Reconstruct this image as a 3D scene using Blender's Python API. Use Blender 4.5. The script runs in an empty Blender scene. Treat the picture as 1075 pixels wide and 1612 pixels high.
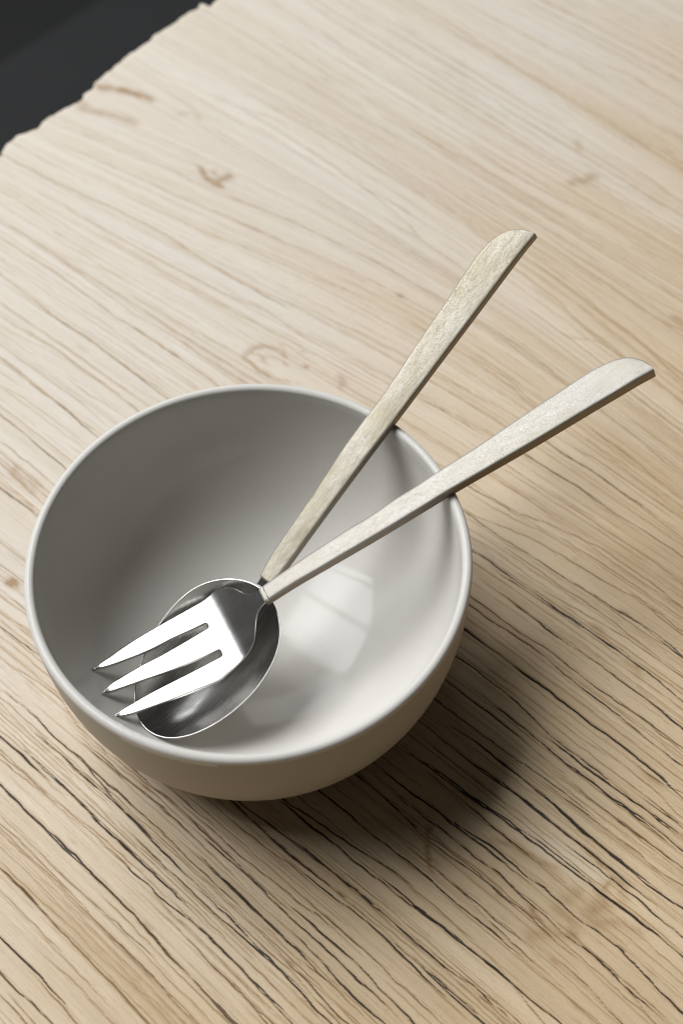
import bpy, math, random
import numpy as np
from mathutils import Matrix, Vector

scene = bpy.context.scene
COL = scene.collection
R = math.radians

# ------------------------------------------------------------------ camera
cam_d = bpy.data.cameras.new('camera')
cam = bpy.data.objects.new('camera', cam_d)
COL.objects.link(cam)
scene.camera = cam
pitch, roll = R(56.03), R(2.0)
fw = Vector((0, math.cos(pitch), -math.sin(pitch)))
rt0 = Vector((1, 0, 0))
dn0 = Vector((0, -math.sin(pitch), -math.cos(pitch)))
rt = rt0 * math.cos(roll) + dn0 * math.sin(roll)
dn = -rt0 * math.sin(roll) + dn0 * math.cos(roll)
CAM = Vector((0.0339, -0.2719, 0.5033))
m = Matrix.Identity(4)
for i in range(3):
    m[i][0], m[i][1], m[i][2], m[i][3] = rt[i], -dn[i], -fw[i], CAM[i]
cam.matrix_world = m
cam_d.sensor_fit = 'VERTICAL'
cam_d.sensor_height = 36.0
cam_d.sensor_width = 24.0
cam_d.lens = 50.0
cam_d.clip_start = 0.01
cam_d.clip_end = 50.0
cam_d.dof.use_dof = True
cam_d.dof.focus_distance = 0.523
cam_d.dof.aperture_fstop = 8.0
cam_d.dof.aperture_blades = 8

# ------------------------------------------------------------------ light of the room
world = bpy.data.worlds.new('World')
scene.world = world
world.use_nodes = True
bg = world.node_tree.nodes['Background']
bg.inputs[0].default_value = (1.0, 0.97, 0.94, 1)
bg.inputs[1].default_value = 0.032

WIN_AZ, WIN_EL, WIN_D = 147.0, 55.0, 3.0
def window_pane(x, y, sx, sy, power, waz=WIN_AZ, wel=WIN_EL):
    """one pane of the tall window that lights the table, from behind on the left"""
    az, el = R(waz), R(wel)
    d = Vector((math.cos(el) * math.cos(az), math.cos(el) * math.sin(az), math.sin(el)))
    ld = bpy.data.lights.new('window_light', 'AREA')
    ld.shape = 'RECTANGLE'
    ld.size, ld.size_y = sx, sy
    ld.energy = power
    ld.color = (0.955, 0.98, 1.0)
    lo = bpy.data.objects.new('window_light', ld)
    COL.objects.link(lo)
    q = (-d).to_track_quat('-Z', 'Y')
    mat = q.to_matrix().to_4x4()
    p = d * WIN_D + q @ Vector((x, y, 0))
    mat.translation = p
    lo.matrix_world = mat
    return lo
PW = 40.5
for (x, y, sx, sy) in ((-0.60, 0, 0.87, 1.61), (0.37, 0, 0.87, 1.61), (1.0, 0, 0.19, 1.61)):
    window_pane(x, y, sx, sy, PW * sx * sy)
# the next window along the wall, farther round behind the table and lower
window_pane(0, 0, 1.3, 0.85, PW * 0.34 * 1.3 * 0.85, 106.0, 38.0)

vs = scene.view_settings
vs.view_transform = 'Standard'
vs.look = 'None'
vs.exposure = 0.0
vs.gamma = 1.0
vs.use_curve_mapping = False
scene.render.engine = 'CYCLES'
scene.cycles.use_denoising = True
try:
    scene.cycles.denoiser = 'OPENIMAGEDENOISE'
    scene.cycles.denoising_input_passes = 'RGB_ALBEDO_NORMAL'
    scene.cycles.denoising_prefilter = 'ACCURATE'
except Exception:
    pass
scene.cycles.pixel_filter_type = 'BLACKMAN_HARRIS'
scene.cycles.filter_width = 1.25
scene.cycles.max_bounces = 10
scene.cycles.diffuse_bounces = 6
scene.cycles.glossy_bounces = 6
scene.cycles.sample_clamp_indirect = 6.0

DATA = {
    'f_L': [(-0.56, -3.24), (-0.2, -3.02), (1.61, -3.46), (3.62, -4.6), (4.99, -6.6), (5.41, -8.44), (6.46, -10.61), (8.47, -12.96), (11.21, -14.91), (13.95, -15.74), (18.02, -15.0), (27.34, -15.04), (36.08, -15.03), (47.06, -14.86), (54.91, -14.24), (58.4, -13.62), (62.98, -12.66), (66.09, -11.33)],
    'f_t1R': [(19.96, -5.5), (21.8, -6.29), (26.09, -6.4), (33.83, -7.34), (42.41, -7.56), (48.61, -8.29), (54.68, -9.35), (60.73, -10.32), (66.17, -11.12)],
    'f_t2L': [(20.38, -3.92), (21.32, -3.62), (30.08, -3.39), (40.94, -3.25), (48.85, -3.67), (56.96, -3.57), (61.38, -3.07), (64.74, -1.61), (66.42, 0.01)],
    'f_t2R': [(20.14, 7.31), (21.12, 6.48), (27.15, 6.14), (33.74, 5.28), (41.3, 4.12), (49.66, 2.31), (58.63, 0.67), (66.11, 0.13), (66.47, 0.17)],
    'f_t3L': [(20.99, 9.48), (21.69, 9.63), (28.53, 9.37), (35.35, 9.08), (45.78, 8.51), (53.7, 8.34), (60.15, 8.62), (64.02, 9.38), (65.64, 10.0)],
    'f_R': [(0.73, 3.03), (2.73, 3.76), (4.32, 5.33), (5.58, 7.49), (7.13, 10.47), (9.09, 13.05), (11.83, 14.63), (15.96, 16.03), (21.7, 16.86), (25.78, 17.91), (33.98, 16.59), (43.43, 15.22), (58.02, 12.49), (64.52, 11.4), (65.63, 10.24)],
    'fh_L': [(0.52, -3.32), (8.0, -3.96), (17.59, -4.7), (27.19, -5.46), (36.39, -5.43), (48.99, -5.39), (55.43, -5.7), (76.18, -6.53), (89.65, -7.17), (108.91, -7.8), (126.45, -8.97), (139.39, -9.6), (147.85, -9.76), (154.65, -8.93), (159.69, -6.92), (162.8, -3.42), (164.08, 0.49), (163.99, 3.53)],
    'fh_R': [(-0.58, 3.14), (15.97, 2.39), (31.01, 2.85), (50.96, 3.31), (71.33, 2.9), (83.62, 2.25), (104.84, 3.61), (119.45, 3.56), (134.22, 3.07), (147.46, 3.36), (156.74, 3.28), (163.25, 3.62), (163.94, 3.61)],
    's_out': [(2.3, -0.11), (3.22, -3.54), (4.73, -7.67), (7.23, -12.18), (10.76, -16.41), (14.31, -19.41), (18.86, -21.49), (24.27, -22.78), (25.72, -22.34), (33.6, -22.63), (45.73, -19.55), (50.3, -17.99), (57.0, -14.36), (60.2, -12.11), (63.79, -8.26), (66.02, -5.45), (67.33, -0.96), (67.11, 3.65), (65.72, 7.91), (61.98, 12.29), (55.77, 16.72), (47.98, 20.47), (38.78, 22.98), (28.89, 24.14), (27.09, 23.65), (20.91, 22.9), (15.35, 21.24), (11.04, 18.46), (8.54, 16.03), (6.05, 12.78), (4.3, 9.15)],
    'sh_L': [(1.2, -2.29), (7.25, -3.69), (12.45, -4.09), (19.34, -4.29), (28.26, -4.33), (37.54, -4.73), (47.63, -5.29), (54.96, -5.98), (69.37, -6.16), (83.41, -6.03), (97.66, -6.46), (113.4, -7.74), (126.26, -7.84), (138.59, -8.7), (148.62, -9.04), (156.49, -7.76), (162.13, -4.8), (164.85, -0.9), (165.63, 3.24), (165.04, 5.21)],
    'sh_R': [(1.89, 4.01), (6.46, 4.2), (15.64, 4.22), (29.39, 3.96), (42.77, 4.01), (53.05, 3.83), (58.7, 3.94), (73.3, 4.23), (91.12, 4.39), (107.74, 4.32), (123.61, 4.8), (136.8, 4.63), (150.88, 4.72), (160.09, 4.96), (164.93, 5.29)],
    'fork': [(0.0032, -0.00353, 0.0515), (0.87059, 0.36027, 0.33509), (-0.91227, -0.4096, 0.0), (0.4096, -0.91227, 0.0), (0.38237, -0.92401, 0.0)],
    'spoon': [(0.00379, 0.00661, 0.0465), (0.6216, 0.66468, 0.41451), (-0.67496, -0.73785, 0.0), (0.73785, -0.67496, 0.0), (0.73038, -0.68304, 0.0)],
}
CRACKS = """
35,6,-2891,1461,-2646,1519,-2491,1541,-2322,1580,-2133,1597,-2001,1633,-1834,1667,-1681,1702
30,7,-3044,1318,-2898,1337,-2748,1350
45,8,-3020,1233,-2869,1246,-2746,1260
40,7,-2837,1045,-2706,1058,-2548,1062
42,6,-2483,1306,-2322,1334,-2156,1357,-1978,1381,-1879,1381,-1712,1379,-1573,1385,-1386,1396
30,6,-2162,1460,-2025,1492,-1907,1507,-1822,1505,-1720,1551,-1569,1586
30,5,-2952,1564,-2752,1616,-2561,1639,-2398,1686,-2262,1723,-2157,1721
38,5,-2663,897,-2490,918,-2337,922,-2166,924,-1993,920,-1823,917,-1634,923,-1459,939,-1291,943,-1104,955
42,6,-2581,828,-2434,838,-2253,848,-2119,851,-1948,848,-1765,848,-1616,860,-1473,860,-1323,867,-1158,872
42,6,-2392,667,-2252,666,-2108,660,-1972,659,-1843,663,-1722,672,-1587,667,-1464,671,-1374,675
25,5,-2124,497,-1964,520,-1810,530,-1701,520,-1556,535
22,5,-2464,728,-2252,726,-2028,739,-1809,752,-1595,764,-1369,790,-1222,798
25,5,-2499,1192,-2263,1200,-2044,1218,-1840,1247,-1669,1272,-1518,1281,-1328,1336
20,5,-2701,1085,-2439,1091,-2196,1107,-1991,1137,-1762,1171,-1482,1212,-1290,1241
20,4,-2201,956,-2061,1014,-1932,1034
22,5,-1626,1008,-1451,1024,-1315,1045,-1164,1063
18,5,-2136,448,-1967,478,-1802,508,-1591,523
30,5,-1991,325,-1897,331,-1770,321
22,7,-2542,2129,-2383,2094,-2247,2080
16,6,-2775,3052,-2554,3048,-2311,3015,-2133,3009
24,6,-1869,2287,-1678,2277,-1477,2268,-1292,2272,-1166,2271
18,7,-1975,2421,-1748,2426,-1543,2416,-1375,2424
25,7,-1601,2742,-1449,2753,-1323,2744
20,7,-1277,2418,-1170,2421,-1060,2428
16,7,-2031,2666,-1849,2650,-1642,2659,-1500,2662
30,6,-1943,1754,-1818,1796,-1674,1833,-1491,1861,-1320,1881,-1162,1912
15,7,-3070,2746,-2812,2747,-2537,2743,-2275,2708,-2037,2710
14,7,-2673,2241,-2476,2259,-2277,2307,-2063,2369
22,7,-2246,3558,-2121,3554,-1986,3546
15,6,-2108,3215,-1954,3215,-1822,3198,-1700,3200
22,6,-1138,2166,-1007,2172,-900,2170
16,6,-1599,2118,-1448,2093,-1276,2111,-1092,2077
30,9,-1895,3543,-1778,3523,-1605,3513,-1392,3489,-1268,3494,-1134,3484,-1003,3473,-873,3463,-696,3447,-542,3439,-321,3422
18,9,-1758,3727,-1586,3740,-1395,3745,-1202,3741,-1031,3722
22,8,-1551,4123,-1369,4141,-1188,4133,-979,4127,-789,4107
22,8,-1109,3808,-949,3843,-797,3823,-584,3808
18,7,-1256,4319,-1107,4310,-935,4322
22,7,-1453,3063,-1257,3037,-1068,3033,-854,3032
18,7,-1740,3115,-1540,3111,-1354,3099
24,7,-1212,2863,-1043,2846,-878,2829,-709,2841,-542,2853,-378,2865,-163,2839
18,7,-1430,2746,-1230,2732,-1044,2731,-852,2718,-682,2710
28,9,-1067,2422,-943,2420,-812,2405,-738,2405
20,7,-550,3022,-357,3034,-213,3050,-61,3042
20,6,-1916,3326,-1701,3327,-1405,3302
20,7,-478,3264,-328,3236,-177,3211
18,7,-752,2628,-614,2640,-441,2640,-320,2630
30,6,-492,1955,-354,1958,-226,1955,-117,1937,-17,1931,93,1908
30,6,-435,1745,-287,1752,-146,1764,-30,1738,63,1720
42,6,-325,1427,-198,1440,-97,1449,7,1469
35,5,-414,1567,-289,1584,-141,1605,37,1618
28,7,-510,2319,-359,2307,-220,2289,-91,2245,36,2221,152,2208
25,6,-432,2551,-245,2528,-45,2520,158,2499,294,2521
28,8,-215,2412,-42,2365,101,2353,241,2323,371,2287,463,2275
22,6,-81,2589,64,2595,236,2606
20,6,-738,1920,-614,1928,-526,1926
40,6,-368,1939,-276,1954,-168,1949,-65,1934,28,1918,95,1908
35,6,-212,1743,-128,1740,-36,1726,55,1718
30,6,-110,1614,-31,1616,42,1613
60,6,209,1602,325,1588,412,1600,526,1600,624,1593,746,1590
50,6,186,1479,285,1477,385,1483,490,1494,619,1485
45,6,169,1376,273,1379,362,1388,433,1395
40,5,460,1769,557,1765,653,1748,745,1735,833,1733
38,6,273,1894,379,1881,490,1873,616,1854,751,1833
35,6,321,2057,434,2047,516,2039,628,2033
30,5,343,1719,448,1708,567,1698,707,1684,825,1659
30,6,-20,2350,112,2335,224,2318,346,2284,474,2258
28,5,-28,2141,1,2224,83,2209,172,2223
35,5,146,1293,262,1294,404,1296
45,5,225,1195,296,1196
35,5,-2050,1626,-1848,1658,-1655,1695,-1465,1731,-1307,1763,-1118,1793,-954,1813,-846,1826,-721,1835,-634,1851
32,5,-1926,1504,-1748,1540,-1564,1583,-1391,1618,-1215,1647,-1026,1690
35,5,-1861,1789,-1687,1830,-1504,1858,-1324,1885,-1147,1912,-963,1927,-817,1931,-662,1946
36,5,-1800,1379,-1646,1387,-1494,1396,-1341,1417,-1192,1456,-1054,1487,-899,1514,-746,1541,-574,1559
34,5,-1683,1263,-1523,1279,-1376,1307,-1241,1344,-1068,1339,-926,1347,-786,1355,-658,1374,-526,1387
22,4,-1617,1198,-1483,1224,-1341,1238,-1160,1259,-935,1244
25,4,-1441,1024,-1266,1052,-1105,1059,-938,1057
30,5,-1359,943,-1206,944,-1047,953
25,5,-1283,868,-1127,865
35,5,-919,1372,-789,1391,-625,1403,-523,1417
22,4,-853,1204,-716,1213,-580,1222
50,5,-380,1414,-232,1427
40,5,-409,1581,-363,1585
25,5,-1401,2253,-1215,2237,-1030,2182,-898,2169
50,6,-1977,652,-1849,661,-1727,673,-1631,663,-1510,663,-1395,665,-1245,666
45,6,-1754,845,-1646,858,-1518,862,-1395,869,-1286,871
40,5,-2104,498,-1959,515,-1801,530,-1700,526,-1579,526,-1444,534,-1283,525
50,6,-1985,320,-1833,319,-1708,317,-1579,321,-1437,311,-1328,307
60,6,-1729,103,-1611,106,-1491,106,-1434,97,-1290,95
45,6,-1610,2,-1502,12,-1381,9,-1264,4
60,5,-1418,-162,-1332,-155,-1241,-149
25,5,-1981,381,-1857,382,-1725,385,-1599,392,-1487,388,-1380,387
25,5,-1851,207,-1758,233,-1623,242,-1416,249
35,6,-1416,-72,-1301,-91,-1228,-94
30,5,-1514,445,-1427,453,-1345,464
22,5,-1718,789,-1535,775,-1391,774,-1201,787
65,5,-888,-613,-789,-603,-734,-604,-667,-592
40,5,-932,-575,-858,-554,-771,-543
40,4,-1018,-493,-943,-490,-875,-491
70,5,-675,-795,-597,-788,-550,-783,-467,-781,-412,-793,-331,-792,-261,-790,-192,-788,-103,-787,0,-791,92,-786,204,-783
45,4,-781,-704,-691,-688,-590,-673,-479,-659,-313,-696
35,4,-624,-838,-519,-837,-403,-846,-301,-845,-233,-833
100,7,-516,-930,-437,-925,-362,-928,-292,-930
95,6,-299,-906,-212,-907,-128,-909,-48,-910,49,-917
45,5,-456,-981,-359,-974,-259,-972,-181,-970
95,6,-358,-1064,-255,-1064,-151,-1066,-114,-1064
80,6,-182,-788,-82,-806,11,-820,92,-823,158,-821
55,5,-244,-824,-149,-818,-30,-818
60,5,-79,-736,9,-726,86,-716,167,-710,267,-715
45,4,-43,-695,50,-690,111,-674,182,-669,279,-676
40,4,-184,-712,-90,-707,-2,-697
60,5,166,-635,239,-637
35,4,-189,-872,-96,-867,27,-871,95,-879
75,8,-358,-1064,-249,-1063,-142,-1063,-51,-1062,53,-1061,169,-1061,266,-1069,349,-1065,425,-1066,513,-1080,605,-1087,695,-1095,791,-1097,923,-1102
90,7,-277,-909,-186,-906,-89,-909,7,-912,68,-920,161,-911,266,-915,366,-915
100,7,-182,-825,-91,-822,12,-820,117,-821,173,-827,253,-830,341,-836
60,6,-141,-789,-30,-781,76,-783,173,-778,279,-782,383,-787,473,-791,565,-798
65,6,98,-681,212,-668,325,-680,436,-679,539,-685,618,-686
55,5,-46,-718,85,-718,186,-716,299,-716,390,-720
70,6,467,-760,550,-758,625,-773,700,-771
80,7,363,-959,458,-956,546,-947,627,-944,737,-948,857,-952
75,6,266,-867,396,-871,504,-869,629,-874,703,-865,788,-863
55,9,-85,-1274,14,-1268,119,-1280,235,-1281,336,-1282,441,-1288,539,-1288,659,-1289,710,-1292
40,5,40,-1257,112,-1252,186,-1244
75,6,89,-1444,188,-1441,285,-1437,375,-1440
70,6,185,-1526,285,-1525,365,-1518,450,-1517
50,5,366,-1453,445,-1458,521,-1460
50,5,-2,-1140,130,-1142,247,-1132,368,-1128,487,-1125
45,5,-115,-1180,-1,-1175,104,-1165,234,-1167,336,-1180,424,-1181,498,-1182
60,6,505,-1176,584,-1183,657,-1184,746,-1191,819,-1194
40,4,-238,-1166,-156,-1155
55,5,502,-999,595,-995,692,-1010,777,-1012,872,-1014,933,-1013
45,4,-358,-993,-239,-978,-122,-963,-13,-954,95,-945,220,-943
55,6,248,-1580,316,-1573,386,-1580
35,4,266,-1343,348,-1338,428,-1343
40,4,471,-1371,567,-1371,618,-1373
35,4,658,-1242,726,-1240,765,-1243
40,4,35,-1332,100,-1332,190,-1332
100,9,353,-525,425,-529,497,-528,575,-533,651,-525,724,-527,790,-522
70,6,439,-505,530,-499,620,-492,722,-487,798,-479,872,-472
95,7,851,-474,940,-471,1019,-471,1094,-467,1186,-470,1274,-471,1355,-465,1467,-453
80,7,801,-547,894,-547,973,-534,1063,-534,1158,-540,1274,-548,1342,-553
95,8,712,-399,826,-395,913,-389,1000,-383,1085,-378,1169,-372,1252,-367,1314,-363,1395,-363
80,7,490,-391,585,-376,675,-370,771,-359,866,-348,953,-330
90,7,590,-277,717,-272,812,-274,925,-271,1012,-266,1122,-263,1218,-272,1313,-262
85,7,462,-693,555,-688,653,-690,752,-696,850,-701,941,-700,1012,-703,1106,-708
95,8,945,-741,1027,-745,1103,-754,1184,-758,1263,-762,1312,-756
85,7,1002,-667,1091,-666,1184,-672,1276,-677,1385,-691
95,7,531,-763,629,-764,725,-766,799,-769,880,-776
90,7,617,-850,704,-853,801,-857,897,-861,985,-870,1067,-873,1172,-880
75,6,713,-947,809,-950,898,-958,992,-961,1075,-967
55,5,907,-786,978,-789,1055,-775
60,6,946,-828,1034,-826,1126,-842,1215,-842
60,5,999,-614,1106,-608,1200,-614,1291,-620,1421,-622
55,5,444,-574,548,-568,657,-557
55,5,424,-654,572,-656,679,-643,804,-638,920,-627
55,6,783,-1017,866,-1008,954,-1016,1008,-1026
80,6,689,-133,811,-139,937,-151,1036,-160,1212,-136
80,6,1270,-518,1362,-525,1447,-525,1527,-527
70,5,1088,-222,1179,-224,1283,-225
85,7,788,-58,898,-49,1011,-48,1133,-39
60,6,857,-1092,915,-1093,935,-1091
45,4,630,-839,753,-844,874,-848,981,-841,1108,-858
85,6,478,725,581,725,687,736,797,739,861,742,961,725,1073,720,1177,723,1274,720,1393,713,1515,711
100,9,540,621,641,622,735,618,824,618,916,627,1018,621,1104,620,1186,624,1268,627,1344,621,1438,619,1519,619,1606,601
95,8,611,848,716,844,829,841,935,847,1043,849,1130,847,1204,848,1289,846,1361,847,1446,834
100,7,705,931,810,940,905,948,991,950,1079,947,1161,953,1253,943,1377,936
70,6,516,764,648,757,753,767,849,772,938,770,1032,761,1125,766,1229,768,1350,774,1489,773
90,7,600,505,699,508,795,500,889,507,987,492,1084,477,1168,478,1270,482
100,7,1283,464,1362,468,1443,469,1516,480,1578,477
85,7,632,397,747,394,866,397,952,398,1049,385
80,7,842,440,954,437,1063,435,1165,426,1266,431,1394,425,1509,433,1649,431
70,6,700,302,831,304,960,306,1081,316,1200,325,1282,326
85,7,790,193,918,196,1033,201,1139,200,1233,201,1296,199,1376,201
90,8,964,273,1072,272,1184,263,1289,262,1380,250,1462,248
80,7,883,80,1009,85,1127,96,1226,102,1310,114
55,5,766,984,884,1005,1007,1018,1115,1018,1221,1019,1322,1017
85,5,888,1091,992,1100,1094,1108,1188,1096,1272,1090
50,5,1003,1192,1105,1186,1209,1182
80,5,1331,845,1446,834
60,5,1247,772,1343,768
55,5,1494,597,1591,623
60,5,1566,507,1670,507
70,5,1464,370,1576,366,1596,367
55,5,1269,303,1356,310,1436,311
60,5,984,-42,1101,-43,1139,-37
50,4,1405,565,1520,560,1636,535
60,6,239,1594,340,1597,462,1603,598,1588,702,1581,826,1577,944,1570
60,7,185,1478,324,1482,446,1489,551,1482,666,1477,768,1487,887,1489,1004,1483
40,5,170,1381,316,1375,452,1379,594,1390,696,1385,812,1392,933,1390,1075,1378
50,5,156,1186,301,1198,398,1219,495,1256,606,1274,708,1301,808,1296,950,1298,1139,1285
55,5,183,1071,293,1095,412,1136,523,1155,618,1160,712,1165,825,1174,952,1195,1063,1203,1201,1194
70,4,225,1068,367,1065,485,1075,630,1079,745,1088,858,1097,969,1106,1078,1115,1173,1111,1268,1096
100,7,330,938,440,942,566,939,684,945,782,942,886,946
45,5,514,1038,608,1044,708,1041,870,1048,987,1049,1114,1032
35,4,248,1168,398,1187,554,1212,677,1212,841,1218,987,1211
35,4,293,984,397,997,513,991
40,5,348,1655,471,1660,614,1652,740,1648,890,1650
35,4,577,1280,722,1282,899,1269,1060,1274,1158,1257
50,4,836,1093,982,1088,1118,1092,1280,1078
35,5,465,1774,601,1758,736,1742,828,1740
95,9,834,72,950,73,1052,87,1159,95,1245,97,1331,100,1415,103,1498,106,1581,108,1662,111,1765,111,1833,115
95,8,969,191,1077,198,1185,204,1277,199,1363,201,1447,203
95,8,1056,268,1157,268,1263,261,1367,254,1457,248,1546,243,1629,245,1727,238,1843,254
80,7,1598,171,1702,170,1788,165,1903,166
90,7,1038,49,1156,42,1266,43,1306,48
95,8,913,-49,1020,-40,1120,-25,1225,-17,1339,-23,1441,-16,1510,-23,1597,-27,1672,-17,1752,-13,1840,-23,1926,-33,2051,-51
90,7,1017,-92,1129,-91,1238,-89,1323,-85,1388,-86,1475,-89,1567,-99,1647,-95,1726,-91,1819,-107
95,8,1183,-371,1289,-368,1394,-364,1475,-359,1559,-360,1643,-361,1720,-356,1761,-356
90,7,1307,-519,1393,-519,1471,-524,1546,-527
60,5,1259,-462,1363,-458,1466,-453,1567,-449,1665,-442
60,5,1097,-215,1211,-219,1311,-235,1404,-243,1502,-246
60,5,1002,-142,1114,-128,1229,-133,1342,-138,1443,-129,1535,-139
85,5,1277,463,1371,470,1467,472,1567,481
80,5,1237,428,1343,433,1430,434,1534,438,1618,439,1721,433
60,6,1534,377,1641,375,1761,374
55,5,1498,309,1600,315,1693,301,1801,315
80,6,1451,617,1518,613,1608,598
60,4,1565,515,1672,505
50,4,1296,378,1388,372,1473,373
55,5,1666,-189,1760,-192,1856,-214,1912,-222
45,5,1511,-271,1618,-275,1713,-266,1817,-270
50,4,1836,-103,1932,-125,1996,-147
40,4,1772,72,1873,72,1978,56
45,4,1448,-338,1526,-357,1640,-384,1713,-399
35,4,1652,11,1749,18,1847,-6
"""
STROKES = """
95,6,961,-111,1018,-176,1081,-241
95,6,1440,-98,1476,-111,1501,-123
62,9,1197,18,1287,44,1379,65,1444,93,1498,106,1563,104,1625,90,1658,73
75,8,1441,198,1494,197,1541,191,1581,179,1599,148,1585,110
60,16,1616,175,1647,168,1656,134
55,18,1619,84,1618,50,1622,24
60,16,1597,-83,1597,-49,1597,-27
45,16,1508,-48,1531,-51,1565,-55
40,14,1496,-184,1529,-132,1577,-112
35,14,1519,77,1520,20,1518,-5
45,12,1657,4,1672,40,1715,66
35,12,1721,72,1789,76
30,22,1271,36,1345,53,1413,77
30,10,1282,142,1300,140
80,12,-2184,1830,-2123,1791,-2056,1792,-2003,1797
70,13,-2050,1786,-2035,1821,-2020,1880
80,20,-2092,1794,-2045,1797,-2019,1806
40,10,-2129,1865,-2084,1825
55,8,-1128,1067,-1142,1121,-1121,1178,-1066,1192,-1011,1201,-993,1194
60,7,-1124,1071,-1027,1056,-953,1058,-869,1102
40,6,-1054,1100,-1045,1146,-996,1158,-938,1167
45,7,-1118,1104,-1075,1123,-1020,1096
75,8,-887,1208,-872,1216
45,10,-707,1267,-671,1243
45,8,-955,1265,-943,1285
35,7,-1050,1239,-1009,1199
50,14,-683,2963,-671,3007,-630,3015,-634,3080
30,12,-837,3220,-806,3188
50,14,-1441,-28,-1444,-59,-1419,-75,-1363,-78,-1296,-86
30,16,-1374,-48,-1322,-53
70,15,-3022,1907,-2918,1957,-2813,2005,-2762,2023
90,14,-2913,1967,-2869,1984,-2810,2003
45,18,-2968,1741,-2863,1789,-2748,1826,-2672,1850
40,20,-3032,1770,-2952,1755
35,14,-2561,2028,-2507,2095,-2461,2093
100,9,-1019,-451,-1000,-452,-1000,-439
80,9,-1019,-451,-1018,-439,-1003,-437
50,7,-992,-448,-960,-437
85,9,-850,1827,-834,1832
60,6,-165,-1101,-152,-1096
55,8,1314,-163,1329,-155
50,7,1615,-203,1625,-203
60,8,937,-825,944,-814
50,12,224,2557,270,2558
45,10,919,974,938,977
35,12,1122,932,1159,925,1189,913
45,8,767,1010,775,1032
45,10,1129,931,1162,932
45,8,419,-1072,438,-1066,450,-1067
40,8,57,-704,84,-699
"""


# ------------------------------------------------------------------ helpers
def tag(o, label, cat, group=None):
    o['label'] = label
    o['category'] = cat
    if group:
        o['group'] = group
    return o

def mesh_obj(name, verts, faces, mat, parent=None, smooth=True, origin=(0, 0, 0)):
    me = bpy.data.meshes.new(name)
    o3 = np.asarray(origin, float)
    me.from_pydata([tuple(np.asarray(v) - o3) for v in verts], [], faces)
    me.update()
    if smooth:
        me.polygons.foreach_set('use_smooth', [True] * len(me.polygons))
    me.materials.append(mat)
    o = bpy.data.objects.new(name, me)
    COL.objects.link(o)
    if parent:
        o.parent = parent
    return o

def empty(name, loc):
    o = bpy.data.objects.new(name, None)
    o.location = loc
    o.empty_display_size = 0.01
    COL.objects.link(o)
    return o

class NT:
    """small node-tree builder"""
    def __init__(self, name):
        self.m = bpy.data.materials.new(name)
        self.m.use_nodes = True
        self.t = self.m.node_tree
        self.b = self.t.nodes['Principled BSDF']
    def n(self, typ, **kw):
        nd = self.t.nodes.new(typ)
        for k, v in kw.items():
            if k.startswith('i_'):
                nd.inputs[k[2:].replace('_', ' ')].default_value = v
            else:
                setattr(nd, k, v)
        return nd
    def l(self, a, b):
        self.t.links.new(a, b)
    def math(self, op, a, b=None, c=None, clamp=False):
        nd = self.t.nodes.new('ShaderNodeMath')
        nd.operation = op
        nd.use_clamp = clamp
        for i, v in enumerate((a, b, c)):
            if v is None:
                continue
            if isinstance(v, (int, float)):
                nd.inputs[i].default_value = v
            else:
                self.l(v, nd.inputs[i])
        return nd.outputs[0]
    def mix(self, f, a, b):
        nd = self.t.nodes.new('ShaderNodeMix')
        nd.data_type = 'RGBA'
        for i, v in ((0, f), (6, a), (7, b)):
            if isinstance(v, (int, float)):
                nd.inputs[i].default_value = v
            elif isinstance(v, tuple):
                nd.inputs[i].default_value = (*v, 1) if len(v) == 3 else v
            else:
                self.l(v, nd.inputs[i])
        return nd.outputs[2]
    def ramp(self, f, stops):
        nd = self.t.nodes.new('ShaderNodeMapRange')
        nd.inputs[1].default_value, nd.inputs[2].default_value = stops[0][0], stops[1][0]
        nd.inputs[3].default_value, nd.inputs[4].default_value = stops[0][1], stops[1][1]
        self.l(f, nd.inputs[0])
        return nd.outputs[0]
    def noise(self, vec, scale, detail=3.0, rough=0.55, dist=0.0):
        nd = self.t.nodes.new('ShaderNodeTexNoise')
        nd.inputs['Scale'].default_value = scale
        nd.inputs['Detail'].default_value = detail
        nd.inputs['Roughness'].default_value = rough
        nd.inputs['Distortion'].default_value = dist
        if vec is not None:
            self.l(vec, nd.inputs['Vector'])
        return nd.outputs['Fac']
    def scaled(self, vec, sc, off=(0, 0, 0)):
        nd = self.t.nodes.new('ShaderNodeMapping')
        nd.inputs['Scale'].default_value = sc
        nd.inputs['Location'].default_value = off
        self.l(vec, nd.inputs['Vector'])
        return nd.outputs[0]

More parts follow.
